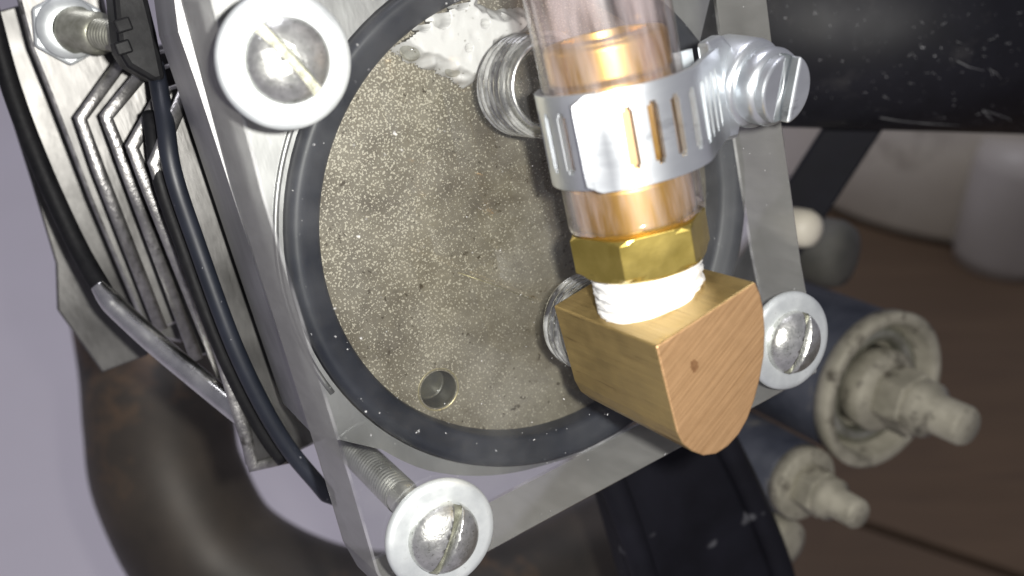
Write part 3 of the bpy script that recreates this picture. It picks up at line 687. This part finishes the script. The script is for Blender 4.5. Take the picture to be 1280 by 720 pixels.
c = P3(985, 684, -50); mb = MB(); lathe(mb, c, (0.02, -0.1, 1), [(0.02, -14), (5.5, -14), (6.2, -3), (5.8, -0.6), (3.4, 0), (0.02, 0.1)], 40)
single('round_cap', mb, M['dusty'], 'dusty cream round cap below the grey sleeve', 'cap', base=tuple(c-Vector((0, 0, 14))))
c = P3(1016, 288, -60); mb = MB(); lathe(mb, c, (0.1, -0.1, 1), [(0.02, -12), (4.0, -12), (4.4, -2), (3.6, 0), (1.8, 0.9), (0.02, 1.1)], 36)
single('round_cap', mb, M['cream'], 'small pale round cap beside the edge of the clear plate', 'cap', base=tuple(c-Vector((0, 0, 12))))
c = P3(1062, 322, -85); mb = MB(); lathe(mb, c, (0.3, -0.2, 1), [(0.02, -20), (8.5, -20), (9.2, -4), (8.0, -1), (4.5, 0.4), (0.02, 0.5)], 36)
single('dark_knob', mb, M['knob'], 'dark grey rounded knob behind the small pale cap', 'knob', base=tuple(c-Vector((0, 0, 20))))

# black bracket hanging below the plate
zb = -38
bl = [P(x, y, zb) for x, y in [(742, 560), (766, 640), (800, 760)]]; br_ = [P(x, y, zb) for x, y in [(905, 520), (940, 590), (978, 690), (1000, 770)]]
bk = thing('black_bracket', 'broad black bracket hanging down behind the brass elbow', 'bracket', (bl[-1][0], bl[-1][1], zb-7))
mb = MB(); prism(mb, bl+list(reversed(br_)), zb-7, zb); recalc(part('web', mb, M['strap'], bk, bevel=1.5))
for pts_ in ([(760, 590), (786, 660), (818, 760)], [(900, 540), (936, 612), (972, 700), (990, 770)]):
    mb = MB(); tube(mb, spline([P3(x, y, zb+0.6) for x, y in pts_], 8), 2.6, 14); part('edge_rib', mb, M['strap'], bk)

# exhaust pipe curving under the housing
ep = [(170, 330, 0.30), (190, 450, 0.30), (200, 530, 0.29), (214, 605, 0.285), (272, 704, 0.285), (390, 768, 0.285), (520, 782, 0.29), (640, 760, 0.30), (760, 700, 0.32), (860, 640, 0.34)]
pts = spline([CW(*q) for q in ep], 10)
mb = MB(); tube(mb, pts, 0.0200, 40)
single('exhaust_pipe', mb, M['pipe'], 'dark heat stained exhaust pipe curving under the finned housing', 'exhaust pipe', base=tuple(pts[0]), world=True)

# cream tank and grey can standing on the boards
def stand(name, px, py, r, h, mat, label, cat, prof=None):
    g = GW(px, py, 0.02); mb = MB()
    pf = prof or [(0.0005, 0), (r*0.94, 0), (r, 0.012), (r, h-0.02), (r*0.9, h), (0.0005, h)]
    lathe(mb, g, (0, 0, 1), pf, 64)
    single(name, mb, mat, label, cat, base=tuple(g), world=True)
stand('storage_tub', 1190, 215, 0.20, 0.2, M['cream'], 'cream plastic tub standing on the boards under the frame tube', 'tub')
stand('grey_canister', 1250, 325, 0.045, 0.12, M['greyc'], 'grey canister standing in front of the cream tub', 'canister')

# ================================================================= small marks
# dark saw stain on the cut face of the elbow, pale paste ring where the tape enters it
q = P3(868, 458, 24.0); mb = MB(); vs = []
for i in range(22):
    a = 2*PI*i/22; rr = 0.55+0.5*abs(noise.noise((math.cos(a)*1.7, math.sin(a)*1.7, 2.0)))*(1.6 if i % 5 == 0 else 1.0)
    vs.append((q.x+rr*math.cos(a)*0.8, q.y+rr*math.sin(a)*1.1, 24.015))
mb.add(vs, [tuple(range(22))]); part('saw_stain', mb, M['brass_stain'], elb)
# scratches and a torn sticker edge on the frame tube
ta = CW(820, 10, 0.205); tb = CW(1500, 48, 0.235); td = (tb-ta).normalized()
tube_o = bpy.data.objects['frame_tube']
def on_tube(px, py):
    o0 = CAMM @ Vector((0, 0, 0)); d = (CW(px, py, 1.0)-o0).normalized()
    w0 = o0-ta; dp = d-td*d.dot(td); wp = w0-td*w0.dot(td)
    A = dp.dot(dp); B = 2*dp.dot(wp); C_ = wp.dot(wp)-0.02253**2; D = B*B-4*A*C_
    return None if D < 0 else o0+d*((-B-math.sqrt(D))/(2*A))
lines = [[(1228, 138), (1240, 150), (1252, 166)], [(1228, 138), (1246, 143), (1262, 149), (1272, 162)], [(1100, 147), (1130, 152), (1165, 155), (1200, 157)], [(1196, 76), (1212, 84), (1230, 88)], [(1236, 86), (1246, 92), (1252, 99)], [(1104, 120), (1112, 124)], [(1140, 66), (1146, 74)]]
for k in range(16):
    x, y = random.uniform(1130, 1275), random.uniform(10, 150); lines.append([(x, y), (x+random.uniform(2, 9), y+random.uniform(-4, 5))])
for ln_ in lines:
    pts = [on_tube(*p) for p in ln_]
    if any(p is None for p in pts): continue
    mb = MB(); tube(mb, pts, random.uniform(0.00005, 0.00009), 6)
    o = bpy.data.objects.new('scratch', mesh_of(mb, 'scratch', M['scuff'], tuple(ta), 1.0)); link(o, tube_o)
